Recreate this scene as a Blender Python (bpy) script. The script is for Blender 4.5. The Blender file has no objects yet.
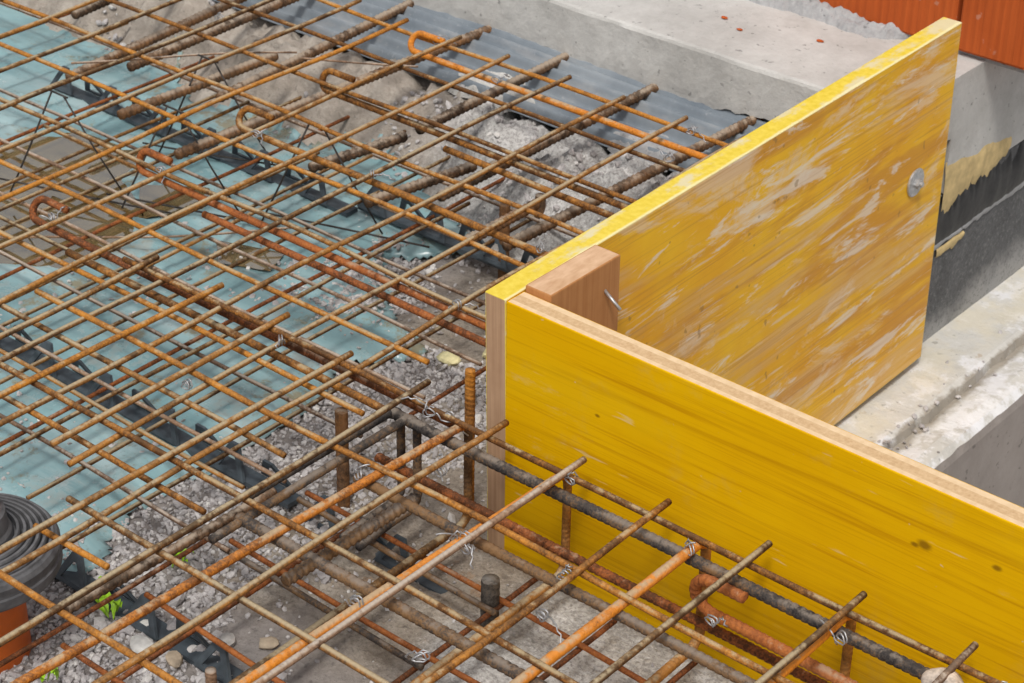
import bpy, bmesh, math, random
import numpy as np
from mathutils import Vector, Matrix
R = math.radians
random.seed(7)
rng = np.random.default_rng(11)
scene = bpy.context.scene
COL = scene.collection

# ---------------------------------------------------------------- noise
def _hash(ix, iy, s):
    h = (ix.astype(np.int64) * 374761393 + iy.astype(np.int64) * 668265263 + s * 974634777) & 0xFFFFFFFF
    h = ((h ^ (h >> 13)) * 1274126177) & 0xFFFFFFFF
    return ((h ^ (h >> 16)) & 0xFFFF) / 65535.0
def vnoise(x, y, s=0):
    x = np.asarray(x, float); y = np.asarray(y, float)
    ix = np.floor(x); iy = np.floor(y); fx = x - ix; fy = y - iy
    fx = fx * fx * (3 - 2 * fx); fy = fy * fy * (3 - 2 * fy)
    a = _hash(ix, iy, s); b = _hash(ix + 1, iy, s); c = _hash(ix, iy + 1, s); d = _hash(ix + 1, iy + 1, s)
    return (a * (1 - fx) + b * fx) * (1 - fy) + (c * (1 - fx) + d * fx) * fy
def fbm(x, y, f, s=0, o=4):
    t = 0; a = .5
    for i in range(o):
        t = t + a * vnoise(np.asarray(x) * f, np.asarray(y) * f, s + i * 17); f *= 2.03; a *= .5
    return t / (1 - .5 ** o)
def sstep(a, b, v):
    t = np.clip((v - a) / (b - a), 0, 1); return t * t * (3 - 2 * t)

# ---------------------------------------------------------------- materials
class NT:
    def __init__(s, name):
        s.m = bpy.data.materials.new(name); s.m.use_nodes = True
        s.t = s.m.node_tree; s.n = s.t.nodes; s.l = s.t.links
        s.b = s.n['Principled BSDF']
    def node(s, kind, **kw):
        n = s.n.new(kind)
        for k, v in kw.items():
            if k in n.inputs: n.inputs[k].default_value = v
            else: setattr(n, k, v)
        return n
    def link(s, a, b): s.l.new(a, b)
    def coords(s, scale=(1, 1, 1), rot=(0, 0, 0), loc=(0, 0, 0)):
        tc = s.node('ShaderNodeTexCoord'); mp = s.node('ShaderNodeMapping')
        mp.inputs['Scale'].default_value = scale; mp.inputs['Rotation'].default_value = rot; mp.inputs['Location'].default_value = loc
        s.link(tc.outputs['Object'], mp.inputs['Vector']); return mp.outputs['Vector']
    def noise(s, vec, scale, detail=4, rough=.6, dist=0):
        n = s.node('ShaderNodeTexNoise'); n.inputs['Scale'].default_value = scale
        n.inputs['Detail'].default_value = detail; n.inputs['Roughness'].default_value = rough; n.inputs['Distortion'].default_value = dist
        s.link(vec, n.inputs['Vector']); return n.outputs['Fac']
    def ramp(s, fac, stops, interp='LINEAR'):
        r = s.node('ShaderNodeValToRGB'); r.color_ramp.interpolation = interp
        e = r.color_ramp.elements
        while len(e) < len(stops): e.new(.5)
        for el, (p, c) in zip(e, stops):
            el.position = p; el.color = (*c, 1) if len(c) == 3 else c
        s.link(fac, r.inputs['Fac']); return r.outputs['Color']
    def mask(s, fac, a, b):
        r = s.node('ShaderNodeMapRange'); r.interpolation_type = 'SMOOTHSTEP'
        r.inputs['From Min'].default_value = a; r.inputs['From Max'].default_value = b
        s.link(fac, r.inputs['Value']); return r.outputs['Result']
    def mix(s, fac, a, b, mode='MIX'):
        m = s.node('ShaderNodeMix', data_type='RGBA', blend_type=mode)
        for sock, v in ((m.inputs[0], fac), (m.inputs[6], a), (m.inputs[7], b)):
            if hasattr(v, 'is_output'): s.link(v, sock)
            elif isinstance(v, (int, float)): sock.default_value = v
            else: sock.default_value = (*v, 1)
        return m.outputs[2]
    def math(s, op, a, b=0.0):
        m = s.node('ShaderNodeMath', operation=op)
        for i, v in enumerate((a, b)):
            if hasattr(v, 'is_output'): s.link(v, m.inputs[i])
            else: m.inputs[i].default_value = v
        return m.outputs[0]
    def attr(s, name):
        a = s.node('ShaderNodeAttribute', attribute_name=name); return a
    def sep(s, vec):
        x = s.node('ShaderNodeSeparateXYZ'); s.link(vec, x.inputs[0]); return x.outputs
    def bump(s, h, strength=.5, dist=.002, normal=None):
        b = s.node('ShaderNodeBump'); b.inputs['Strength'].default_value = strength; b.inputs['Distance'].default_value = dist
        s.link(h, b.inputs['Height'])
        if normal is not None: s.link(normal, b.inputs['Normal'])
        return b.outputs['Normal']
    def out(s, col=None, rough=.7, normal=None, metal=0, spec=.4):
        for v, k in ((col, 'Base Color'), (rough, 'Roughness'), (metal, 'Metallic'), (spec, 'Specular IOR Level')):
            if v is None: continue
            if hasattr(v, 'is_output'): s.link(v, s.b.inputs[k])
            elif isinstance(v, (int, float)): s.b.inputs[k].default_value = v
            else: s.b.inputs[k].default_value = (*v, 1)
        if normal is not None: s.link(normal, s.b.inputs['Normal'])
        return s.m

def rust(name, dark, mid, bright, dust_sheen, dust_sheen_amt=.5, shift=.0, rib=0):
    t = NT(name); v = t.coords()
    oi = t.node('ShaderNodeObjectInfo')
    off = t.node('ShaderNodeVectorMath', operation='ADD'); t.link(v, off.inputs[0])
    rv = t.math('MULTIPLY', oi.outputs['Random'], 37.0)
    cb = t.node('ShaderNodeCombineXYZ'); t.link(rv, cb.inputs[0]); t.link(rv, cb.inputs[2]); t.link(cb.outputs[0], off.inputs[1])
    v = off.outputs[0]
    n1 = t.noise(v, 22, 5, .65); n2 = t.noise(v, 330, 3, .8); n3 = t.noise(v, 9, 4, .6); n4 = t.noise(v, 75, 3, .7)
    f = t.math('ADD', t.math('MULTIPLY', n1, .38), t.math('ADD', t.math('MULTIPLY', n2, .36), t.math('MULTIPLY', n4, .26)))
    f = t.math('ADD', f, t.math('MULTIPLY', t.math('SUBTRACT', oi.outputs['Random'], .5), .15))
    f = t.math('ADD', f, shift)
    c = t.ramp(f, [(.34, tuple(q * .6 for q in dark)), (.43, dark), (.51, mid), (.62, bright)])
    d = t.mask(t.math('ADD', t.math('MULTIPLY', n3, .6), t.math('MULTIPLY', n4, .4)), .60 - .2 * dust_sheen_amt, .68 - .2 * dust_sheen_amt)
    # cement dust and painted-on sky sheen lighten what faces up
    g = t.node('ShaderNodeNewGeometry'); up = t.mask(t.sep(g.outputs['Normal'])[2], .35, .97)
    d = t.math('MULTIPLY', t.math('ADD', t.math('MULTIPLY', d, .72), .22 * dust_sheen_amt), t.math('ADD', t.math('MULTIPLY', up, .9), .1))
    c = t.mix(d, c, dust_sheen)
    h = n2
    if rib:
        al = t.attr('along'); w = t.math('SINE', t.math('MULTIPLY', al.outputs['Fac'], 2 * math.pi / rib))
        h = t.math('ADD', t.math('MULTIPLY', n2, .8), t.math('MULTIPLY', w, .12))
    return t.out(c, .88, t.bump(h, 1.0, .0016), 0, .16)

M = {}
M['mesh'] = rust('weathered_mesh_rust', (.085, .036, .012), (.225, .098, .024), (.44, .18, .030), (.42, .34, .22), .8, 0, .006)
M['mesh2'] = rust('bright_mesh_rust', (.11, .042, .012), (.29, .115, .022), (.54, .215, .028), (.42, .33, .20), .5, .01, .006)
M['orange'] = rust('fresh_orange_rust', (.20, .065, .014), (.50, .165, .018), (.70, .235, .020), (.44, .35, .23), .6, .035, .007)
M['brown'] = rust('brown_rebar_rust', (.045, .026, .015), (.125, .066, .034), (.25, .115, .042), (.38, .31, .24), .85)
M['redbrown'] = rust('red_rust', (.10, .035, .014), (.28, .085, .025), (.42, .14, .035), (.40, .28, .19), .3, 0, .006)
M['steel'] = rust('dark_mill_steel', (.022, .020, .021), (.062, .052, .046), (.21, .115, .05), (.24, .20, .165), .6, .065)
M['grey'] = rust('dusty_grey_bar', (.06, .05, .042), (.13, .11, .09), (.20, .15, .10), (.36, .34, .31), .9)
M['pale'] = rust('pale_dusty_rust', (.12, .065, .038), (.25, .145, .085), (.36, .21, .12), (.48, .41, .34), .8, 0, .006)

def simple(name, col, rough=.6, metal=0, var=.15, scale=60, bumpd=.0005, spec=.4):
    t = NT(name); v = t.coords(); n = t.noise(v, scale, 4)
    lo = tuple(c * (1 - var) for c in col); hi = tuple(min(1, c * (1 + var)) for c in col)
    return t.out(t.ramp(n, [(.3, lo), (.7, hi)]), rough, t.bump(n, .4, bumpd), metal, spec)
M['wire'] = simple('silver_tie_wire', (.40, .40, .41), .45, .6, .35, 400)
M['wiredark'] = simple('black_annealed_wire', (.045, .038, .034), .6, .2, .4, 200)
M['zinc'] = simple('zinc_washer', (.50, .50, .50), .42, .7, .25, 250)
M['rubber'] = simple('grey_rubber', (.115, .115, .12), .6, 0, .4, 60, .001)
M['pvc'] = simple('orange_pipe_plastic', (.78, .16, .012), .38, 0, .12, 25)
M['spacer'] = simple('black_spacer_plastic', (.060, .075, .088), .42, 0, .35, 70)
M['weed'] = simple('weed_leaf_green', (.28, .50, .02), .5, 0, .3, 200)
M['foam'] = simple('yellow_mounting_foam', (.56, .42, .20), .9, 0, .22, 60, .002)
M['bitumen'] = simple('black_bitumen', (.018, .018, .019), .5, 0, .4, 120, .001)
M['stone'] = simple('grey_stone', (.40, .38, .36), .85, 0, .25, 90, .001)
M['stonelight'] = simple('pale_stone', (.62, .61, .58), .85, 0, .18, 90, .001)
M['stonetan'] = simple('tan_stone', (.42, .34, .25), .85, 0, .25, 90, .001)
M['foamlump'] = simple('cream_lump', (.66, .60, .34), .9, 0, .2, 120, .001)

def concrete(name, lo, hi, fine=.12, scale=9, bump=.0016, stain=None, rough=.85, white=None):
    t = NT(name); v = t.coords()
    a = t.noise(v, scale, 6, .62); b = t.noise(v, 150, 4, .7); e = t.noise(v, 34, 4, .6)
    f = t.math('ADD', t.math('MULTIPLY', a, 1 - fine * 2), t.math('ADD', t.math('MULTIPLY', b, fine), t.math('MULTIPLY', e, fine)))
    c = t.ramp(f, [(.3, lo), (.68, hi)])
    if stain: c = t.mix(t.math('MULTIPLY', t.mask(t.noise(v, 5.3, 5, .6, .4), .55, .72), .7), c, stain)
    if white:
        c = t.mix(t.math('MULTIPLY', t.mask(t.noise(v, 13, 6, .7), .51, .60), .55), c, white)
        c = t.mix(t.math('MULTIPLY', t.mask(t.noise(v, 44, 4, .65), .66, .72), .55), c, (.38, .28, .18))
    sp = t.mask(t.noise(v, 95, 2, .5), .66, .74)
    c = t.mix(t.math('MULTIPLY', sp, .6), c, tuple(x * .4 for x in lo))
    h = t.math('ADD', t.math('MULTIPLY', e, .6), t.math('MULTIPLY', b, .4))
    return t.out(c, rough, t.bump(h, .75, bump), 0, .3)
M['slab'] = concrete('old_slab_concrete', (.35, .34, .32), (.58, .57, .545), .2, 7, .003, (.33, .31, .285))
M['mortar'] = concrete('grey_mortar', (.20, .20, .205), (.46, .46, .46), .3, 14, .005)
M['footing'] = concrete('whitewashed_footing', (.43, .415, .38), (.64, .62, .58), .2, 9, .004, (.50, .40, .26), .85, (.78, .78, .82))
def groove():
    t = NT('whitewashed_footing_top'); m = M['footing']
    nt = m.node_tree; b = nt.nodes['Principled BSDF']; src = b.inputs['Base Color'].links[0].from_socket
    t.m = m; t.t = nt; t.n = nt.nodes; t.l = nt.links; t.b = b
    v = t.coords(); x = t.sep(v)[0]; n = t.noise(v, 30, 5, .7); xx = t.math('ADD', x, t.math('MULTIPLY', t.math('SUBTRACT', n, .5), .03))
    g = t.math('MULTIPLY', t.mask(xx, .088, .095), t.mask(xx, .112, .101))
    c = t.mix(t.math('MULTIPLY', g, .75), src, (.24, .20, .15))
    cr = t.math('MULTIPLY', t.mask(xx, .105, .120), t.mask(t.noise(v, 18, 5, .7), .46, .56)); c = t.mix(t.math('MULTIPLY', cr, .6), c, (.80, .80, .82))
    cm = t.math('MULTIPLY', t.mask(xx, .09, .06), t.mask(t.noise(v, 10, 5, .65), .42, .6)); c = t.mix(t.math('MULTIPLY', cm, .5), c, (.64, .57, .42))
    t.out(c)
groove()
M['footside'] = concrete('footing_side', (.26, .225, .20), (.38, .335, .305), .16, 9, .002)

def wall_mat():
    t = NT('coated_wall_face'); v = t.coords(); x = t.sep(v)
    n = t.noise(v, 16, 6, .6); st = t.noise(t.coords((8, 8, 90)), 1.0, 4, .6)
    c = t.ramp(n, [(.3, (.075, .075, .077)), (.7, (.125, .125, .127))])
    lev = t.math('ADD', x[2], t.math('MULTIPLY', n, .12))
    lev = t.math('SUBTRACT', lev, t.math('MULTIPLY', t.math('SUBTRACT', x[1], .95), .13))
    c = t.mix(t.math('MULTIPLY', t.mask(lev, -.395, -.45), .75), c, (.40, .39, .375))
    f = t.noise(v, 170, 4, .75); c = t.mix(t.math('MULTIPLY', t.mask(f, .54, .64), .35), c, (.30, .30, .29)); c = t.mix(t.math('MULTIPLY', t.mask(f, .46, .38), .45), c, (.04, .04, .04))
    return t.out(c, .7, t.bump(t.math('ADD', n, f), .6, .003), 0, .35)
M['wall'] = wall_mat()

def yellow_face(name, worn):
    """Faces along the board: grain runs along Object X (front board) or Y (rear board)."""
    t = NT(name)
    if not worn:
        v = t.coords((1, 1, 1))
        # wavering grain lines
        warp = t.noise(t.coords((1.6, 1, 5)), 1.0, 2, .5)
        z = t.sep(v)[2]; xx = t.sep(v)[0]
        sl = t.math('MULTIPLY', xx, -2.2)
        base = t.math('ADD', t.math('ADD', t.math('MULTIPLY', z, 62), sl), t.math('MULTIPLY', warp, 2.6))
        cb = t.node('ShaderNodeCombineXYZ'); t.link(base, cb.inputs[0]); t.link(t.math('MULTIPLY', xx, .35), cb.inputs[1])
        g = t.noise(cb.outputs[0], 1.0, 5, .62)
        g2 = t.noise(t.coords((3, 1, 130)), 1.0, 3, .6)
        n = t.noise(v, 6, 4)
        c = t.ramp(n, [(.25, (.67, .355, .0005)), (.75, (.75, .43, .001))])
        c = t.mix(t.math('MULTIPLY', t.mask(g, .52, .68), .42), c, (.38, .16, .001))
        c = t.mix(t.math('MULTIPLY', t.mask(g2, .54, .68), .45), c, (.40, .155, .001))
        g3 = t.noise(t.coords((5, 1, 420), (0, R(.8), 0)), 1.0, 3, .6)
        c = t.mix(t.math('MULTIPLY', t.mask(g3, .5, .68), .32), c, (.42, .17, .001))
        fade = t.mask(t.noise(t.coords((2.4, 1, 6), (0, 0, 0), (3, 0, 1)), 1.0, 4, .6), .5, .72)
        c = t.mix(t.math('MULTIPLY', fade, .4), c, (.70, .45, .006))
        spl = t.mask(t.noise(v, 75, 2, .6), .72, .76)
        c = t.mix(t.math('MULTIPLY', spl, .5), c, (.60, .52, .36))
        for (kx, kz, r) in ((.508, -.062, .0065), (.577, -.052, .0045), (.498, -.066, .0035), (.145, -.085, .0028), (.93, -.16, .012)):
            dx = t.math('MULTIPLY', t.math('SUBTRACT', xx, kx), .62); dz = t.math('SUBTRACT', z, kz)
            d = t.math('SQRT', t.math('ADD', t.math('POWER', t.math('ABSOLUTE', dx), 2.), t.math('POWER', t.math('ABSOLUTE', dz), 2.)))
            d = t.math('ADD', d, t.math('MULTIPLY', t.math('SUBTRACT', t.noise(v, 60, 3), .5), r * .9))
            c = t.mix(t.math('MULTIPLY', t.mask(d, r, r * .3), .75), c, (.15, .06, .004))
        sc = t.mask(t.noise(t.coords((9, 1, 60), (0, R(12), 0)), 1.0, 3, .6), .66, .71)
        c = t.mix(t.math('MULTIPLY', sc, .4), c, (.66, .56, .34))
        dirt = t.mask(t.noise(v, 7, 6, .75), .54, .72)
        c = t.mix(t.math('MULTIPLY', dirt, .26), c, (.46, .33, .10))
        film = t.mask(t.noise(t.coords((5, 1, 16), (0, 0, 0), (8, 0, 3)), 1.0, 7, .75), .60, .72)
        c = t.mix(t.math('MULTIPLY', film, .30), c, (.62, .53, .30))
        return t.out(c, .5, t.bump(g, .25, .0006), 0, .07)
    v = t.coords((1, 1, 1))
    tilt = R(14)
    sv = t.coords((1, 2.4, 17), (tilt, 0, 0))
    s1 = t.noise(sv, 1.0, 6, .62, .5)
    s2 = t.noise(t.coords((1, 3.2, 46), (R(22), 0, 0)), 1.0, 5, .65, .4)
    n = t.noise(v, 7, 4, .6)
    c = t.ramp(n, [(.3, (.76, .355, .003)), (.7, (.88, .53, .008))])
    y = t.sep(v)[1]; z = t.sep(v)[2]
    low = t.math('ADD', z, .16)
    wear = t.math('ADD', t.math('MULTIPLY', s1, .7), t.math('MULTIPLY', s2, .3))
    wear = t.math('ADD', wear, t.math('MULTIPLY', low, -.30))
    raw = t.mix(t.mask(s2, .38, .62), (.60, .30, .075), (.66, .42, .20))
    c = t.mix(t.math('MULTIPLY', t.mask(wear, .50, .62), .62), c, raw)
    ora = t.mask(t.noise(t.coords((1, 2.0, 15), (R(20), 0, 0), (7, 3, 1)), 1.0, 5, .62, .4), .50, .62)
    c = t.mix(t.math('MULTIPLY', ora, .7), c, (.58, .24, .02))
    w1 = t.mask(t.noise(t.coords((1, 3.2, 8), (R(30), 0, 0), (9, 5, 2)), 1.0, 8, .72, .9), .53, .62)
    c = t.mix(t.math('MULTIPLY', w1, .58), c, (.76, .61, .44))
    w2 = t.mask(t.noise(t.coords((1, 4.2, 24), (R(20), 0, 0), (3, 1, 2)), 1.0, 6, .7, .6), .55, .61)
    c = t.mix(t.math('MULTIPLY', w2, .62), c, (.78, .72, .62))
    scr = t.mask(t.noise(t.coords((1, 9, 110), (R(30), 0, 0), (1, 4, 7)), 1.0, 4, .6, .2), .62, .68)
    c = t.mix(t.math('MULTIPLY', scr, .4), c, (.72, .66, .56))
    dk = t.mask(t.noise(t.coords((1, 4, 60), (R(10), 0, 0), (5, 2, 9)), 1.0, 4, .65), .60, .74)
    c = t.mix(t.math('MULTIPLY', dk, .55), c, (.46, .19, .012))
    fg = t.mask(t.noise(t.coords((1, 2.2, 260), (R(2), 0, 0)), 1.0, 3, .6), .5, .68)
    c = t.mix(t.math('MULTIPLY', fg, .42), c, (.46, .20, .03))
    spk = t.mask(t.noise(v, 60, 2, .5), .70, .76)
    c = t.mix(t.math('MULTIPLY', spk, .5), c, (.22, .12, .04))
    return t.out(c, .55, t.bump(s2, .4, .001), 0, .35)
M['yfront'] = yellow_face('yellow_panel_face', False)
M['yworn'] = yellow_face('worn_yellow_panel_face', True)
def yellow_edge():
    t = NT('yellow_painted_edge'); v = t.coords()
    n = t.noise(t.coords((8, 3, 8)), 3.0, 5, .65); k = t.noise(v, 120, 3)
    c = t.ramp(k, [(.3, (.66, .48, .03)), (.7, (.78, .61, .09))])
    c = t.mix(t.math('MULTIPLY', t.mask(n, .50, .60), .75), c, (.64, .59, .44))
    x = t.sep(v)[0]; z = t.sep(v)[2]
    c = t.mix(t.math('MULTIPLY', t.math('MULTIPLY', t.mask(t.math('ADD', x, t.math('MULTIPLY', n, .012)), .0285, .0315), t.mask(z, -.006, -.001)), .75), c, (.80, .73, .42))
    return t.out(c, .55, t.bump(k, .3, .0005))
M['yedge'] = yellow_edge()
def ply_edge(axis):
    """Three layers seen on the cut edge; axis = which object axis crosses the layers."""
    t = NT('three_layer_cut_edge'); v = t.coords(); q = t.sep(v)[axis]
    n = t.noise(t.coords((30, 30, 30)), 3, 4); fine = t.noise(t.coords((240, 240, 240) if axis else (300, 300, 6)), 1, 3, .7)
    outer = t.ramp(n, [(.3, (.64, .45, .26)), (.7, (.76, .57, .36))])
    core = t.ramp(fine, [(.3, (.50, .32, .165)), (.7, (.64, .45, .26))])
    a = t.mask(t.math('ADD', q, t.math('MULTIPLY', n, .002)), .0078, .0086); b = t.mask(t.math('ADD', q, t.math('MULTIPLY', n, .002)), .0205, .0196)
    return t.out(t.mix(t.math('MULTIPLY', a, b), outer, core), .8, t.bump(fine, .5, .0008), 0, .2)
M['plytop'] = ply_edge(1)
def timber(name, a, b, sc):
    t = NT(name); g = t.noise(t.coords(sc), 1, 5, .6, .3); n = t.noise(t.coords(), 40, 3)
    c = t.ramp(t.math('ADD', t.math('MULTIPLY', g, .75), t.math('MULTIPLY', n, .25)), [(.3, a), (.68, b)])
    return t.out(c, .8, t.bump(g, .4, .0006), 0, .2)
M['endgrain'] = timber('board_end_wood', (.33, .19, .11), (.52, .34, .21), (220, 220, 5))
M['block'] = timber('block_side_wood', (.36, .15, .05), (.49, .235, .09), (150, 150, 4))
M['blocktop'] = timber('block_top_wood', (.48, .28, .15), (.72, .49, .32), (90, 30, 60))

def brick_mat():
    t = NT('orange_hollow_brick'); v = t.coords()
    g = t.noise(t.coords((160, 160, 4)), 1, 4, .6); n = t.noise(v, 9, 5)
    c = t.ramp(t.math('ADD', t.math('MULTIPLY', g, .5), t.math('MULTIPLY', n, .5)), [(.33, (.37, .070, .014)), (.66, (.49, .105, .022))])
    c = t.mix(t.math('MULTIPLY', t.mask(t.noise(v, 45, 3), .66, .72), .5), c, (.52, .28, .2))
    return t.out(c, .9, t.bump(g, .6, .0025), 0, .2)
M['brick'] = brick_mat()

def sheet_mat():
    t = NT('galvanised_sheet'); v = t.coords()
    n = t.noise(v, 11, 5, .6); f = t.noise(v, 130, 3, .7)
    c = t.ramp(n, [(.3, (.15, .18, .21)), (.7, (.29, .32, .345))])
    c = t.mix(t.math('MULTIPLY', t.mask(t.noise(t.coords((7, 30, 10)), 1, 5, .65), .55, .66), .45), c, (.38, .38, .38))
    c = t.mix(t.math('MULTIPLY', t.mask(f, .6, .75), .4), c, (.45, .45, .45))
    return t.out(c, .5, t.bump(f, .3, .0006), .25, .5)
M['sheet'] = sheet_mat()

def foil_mat():
    t = NT('blue_green_foil'); v = t.coords()
    n = t.noise(v, 6, 5, .6, .5); st = t.noise(t.coords((3, 22, 3), (0, 0, R(18))), 1, 5, .6, .3)
    c = t.ramp(t.math('ADD', t.math('MULTIPLY', n, .55), t.math('MULTIPLY', st, .45)), [(.32, (.13, .25, .275)), (.5, (.245, .395, .42)), (.68, (.42, .545, .56))])
    mud = t.mask(t.noise(v, 9, 6, .7), .545, .66)
    c = t.mix(t.math('MULTIPLY', mud, .5), c, (.36, .34, .30))
    mud2 = t.mask(t.noise(t.coords((1, 1, 1), (0, 0, 0), (4, 2, 0)), 10, 7, .74), .545, .64)
    c = t.mix(t.math('MULTIPLY', mud2, .72), c, (.255, .185, .075))
    fine = t.mask(t.noise(v, 140, 3, .7), .60, .70); c = t.mix(t.math('MULTIPLY', fine, .4), c, (.20, .17, .13))
    lt = t.mask(t.noise(t.coords((4, 18, 4), (0, 0, R(18)), (2, 7, 0)), 1, 6, .7, .5), .56, .68)
    c = t.mix(t.math('MULTIPLY', lt, .45), c, (.46, .53, .53))
    rg = t.math('ADD', t.math('MULTIPLY', mud, .35), .22)
    return t.out(c, rg, t.bump(t.noise(t.coords((1, 3, 1), (0, 0, R(25))), 12, 3, .5, .6), .12, .004), 0, .5)
M['foil'] = foil_mat()
def puddle_mat():
    t = NT('muddy_water'); v = t.coords(); n = t.noise(v, 14, 4)
    c = t.ramp(n, [(.3, (.15, .11, .045)), (.7, (.21, .165, .09))])
    return t.out(c, .02, t.bump(t.noise(v, 25, 2), .02, .002), 0, 1.0)
M['puddle'] = puddle_mat(); M['puddle'].node_tree.nodes['Principled BSDF'].inputs['IOR'].default_value = 2.6

def ground_mat():
    t = NT('site_ground'); v = t.coords()
    a = t.noise(v, 13, 6, .65); b = t.noise(v, 160, 4, .7); e = t.noise(v, 48, 5, .65)
    f = t.math('ADD', t.math('MULTIPLY', a, .5), t.math('ADD', t.math('MULTIPLY', b, .25), t.math('MULTIPLY', e, .25)))
    grav = t.ramp(f, [(.3, (.14, .12, .11)), (.7, (.36, .33, .31))])
    conc = t.ramp(f, [(.36, (.17, .138, .108)), (.5, (.30, .26, .215)), (.64, (.43, .385, .33))])
    conc = t.mix(t.math('MULTIPLY', t.mask(t.noise(v, 27, 4, .7), .60, .70), .5), conc, (.30, .17, .08))
    light = t.ramp(f, [(.38, (.25, .24, .23)), (.5, (.44, .43, .415)), (.62, (.60, .585, .57))])
    beige = t.ramp(f, [(.36, (.24, .205, .17)), (.5, (.36, .315, .27)), (.66, (.52, .47, .41))])
    beige = t.mix(t.math('MULTIPLY', t.mask(t.noise(v, 17, 5, .7), .56, .66), .55), beige, (.20, .17, .14))
    ag = t.noise(v, 210, 3, .75)
    light = t.mix(t.math('MULTIPLY', t.mask(ag, .50, .42), .6), light, (.22, .205, .195)); light = t.mix(t.math('MULTIPLY', t.mask(ag, .58, .66), .6), light, (.68, .665, .65))
    conc = t.mix(t.math('MULTIPLY', t.mask(ag, .48, .40), .5), conc, (.14, .115, .09)); conc = t.mix(t.math('MULTIPLY', t.mask(ag, .6, .68), .5), conc, (.50, .46, .41))
    c = t.mix(t.attr('concrete').outputs['Fac'], grav, conc)
    c = t.mix(t.attr('light').outputs['Fac'], c, light)
    c = t.mix(t.attr('beige').outputs['Fac'], c, beige)
    sp = t.mask(t.noise(v, 110, 2, .5), .64, .72)
    c = t.mix(t.math('MULTIPLY', sp, .4), c, (.07, .06, .055))
    h = t.math('ADD', t.math('MULTIPLY', e, .5), t.math('MULTIPLY', b, .5))
    return t.out(c, .8, t.bump(h, 1.0, .006), 0, .3)
M['ground'] = ground_mat()
def gravel_mat():
    t = NT('gravel_stone'); s = t.attr('shade').outputs['Fac']; v = t.coords(); n = t.noise(v, 300, 3)
    c = t.ramp(s, [(0, (.15, .135, .13)), (.3, (.31, .29, .29)), (.62, (.48, .455, .46)), (.86, (.60, .575, .57)), (1, (.74, .72, .69))])
    c = t.mix(.3, c, t.ramp(n, [(.3, (.14, .12, .10)), (.7, (.5, .48, .46))]))
    return t.out(c, .8, t.bump(n, .4, .0008), 0, .3)
M['gravel'] = gravel_mat()

# ---------------------------------------------------------------- objects
def link_mesh(name, verts, faces, mats, parent=None, midx=None, smooth=True, attrs=None, loc=None):
    me = bpy.data.meshes.new(name)
    me.from_pydata([tuple(v) for v in verts], [], faces)
    if not isinstance(mats, (list, tuple)): mats = [mats]
    for m in mats: me.materials.append(m)
    if midx is not None: me.polygons.foreach_set('material_index', midx)
    me.polygons.foreach_set('use_smooth', [smooth] * len(me.polygons))
    for k, vals in (attrs or {}).items():
        a = me.attributes.new(k, 'FLOAT', 'POINT'); a.data.foreach_set('value', np.asarray(vals, dtype=np.float32))
    me.update()
    o = bpy.data.objects.new(name, me); COL.objects.link(o)
    if parent: o.parent = parent
    if loc is not None: o.location = loc
    return o
def tag(o, label=None, cat=None, group=None, kind=None):
    if label: o['label'] = label
    if cat: o['category'] = cat
    if group: o['group'] = group
    if kind: o['kind'] = kind
    return o
def empty(name, loc=(0, 0, 0)):
    o = bpy.data.objects.new(name, None); COL.objects.link(o); o.location = loc; o.empty_display_size = .05; return o

def tube(pts, r, sides=8, rib=0, ribh=.16, cap=True):
    """Sweep a round section along pts. rib = rib spacing (real raised ribs)."""
    P = np.array(pts, float)
    if rib:
        seg = np.linalg.norm(np.diff(P, axis=0), axis=1); s = np.r_[0, np.cumsum(seg)]
        n = max(4, int(s[-1] / rib)) * 4
        t = np.linspace(0, s[-1], n + 1)
        P = np.stack([np.interp(t, s, P[:, i]) for i in range(3)], 1)
        rad = np.array([r * (1 + (ribh if (i % 4) == 1 else (ribh * .8 if (i % 4) == 2 else 0))) for i in range(n + 1)])
    else:
        rad = np.full(len(P), r)
    d = np.gradient(P, axis=0); d /= np.linalg.norm(d, axis=1)[:, None]
    seg = np.linalg.norm(np.diff(P, axis=0), axis=1); s = np.r_[0, np.cumsum(seg)]
    up = np.array([0, 0, 1.0]) if abs(d[0][2]) < .9 else np.array([1.0, 0, 0])
    u = np.cross(up, d[0]); u /= np.linalg.norm(u)
    V = []; A = []
    th = np.arange(sides) / sides * 2 * math.pi
    for i in range(len(P)):
        u = u - d[i] * (u @ d[i]); u /= np.linalg.norm(u); w = np.cross(d[i], u)
        ring = P[i] + rad[i] * (np.cos(th)[:, None] * u + np.sin(th)[:, None] * w)
        if rib and 0 < i < len(P) - 1: ring = ring + (np.cos(th) * r * .45)[:, None] * d[i] * (1 if i % 4 in (1, 2) else .6)
        V.append(ring); A += [s[i]] * sides
    V = np.concatenate(V); F = []
    for i in range(len(P) - 1):
        for k in range(sides):
            k2 = (k + 1) % sides
            F.append((i * sides + k, i * sides + k2, (i + 1) * sides + k2, (i + 1) * sides + k))
    if cap:
        F.append(tuple(range(sides))[::-1]); F.append(tuple(range((len(P) - 1) * sides, len(P) * sides)))
    return V, F, A
def join(parts):
    V = []; F = []; A = []; o = 0
    for v, f, a in parts:
        V.append(v); F += [tuple(i + o for i in q) for q in f]; A += list(a); o += len(v)
    return np.concatenate(V), F, A
def add_tube(name, pts, r, mat, parent=None, sides=8, rib=0, ribh=.16):
    v, f, a = tube(pts, r, sides, rib, ribh)
    return link_mesh(name, v, f, mat, parent, attrs={'along': a})
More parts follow.
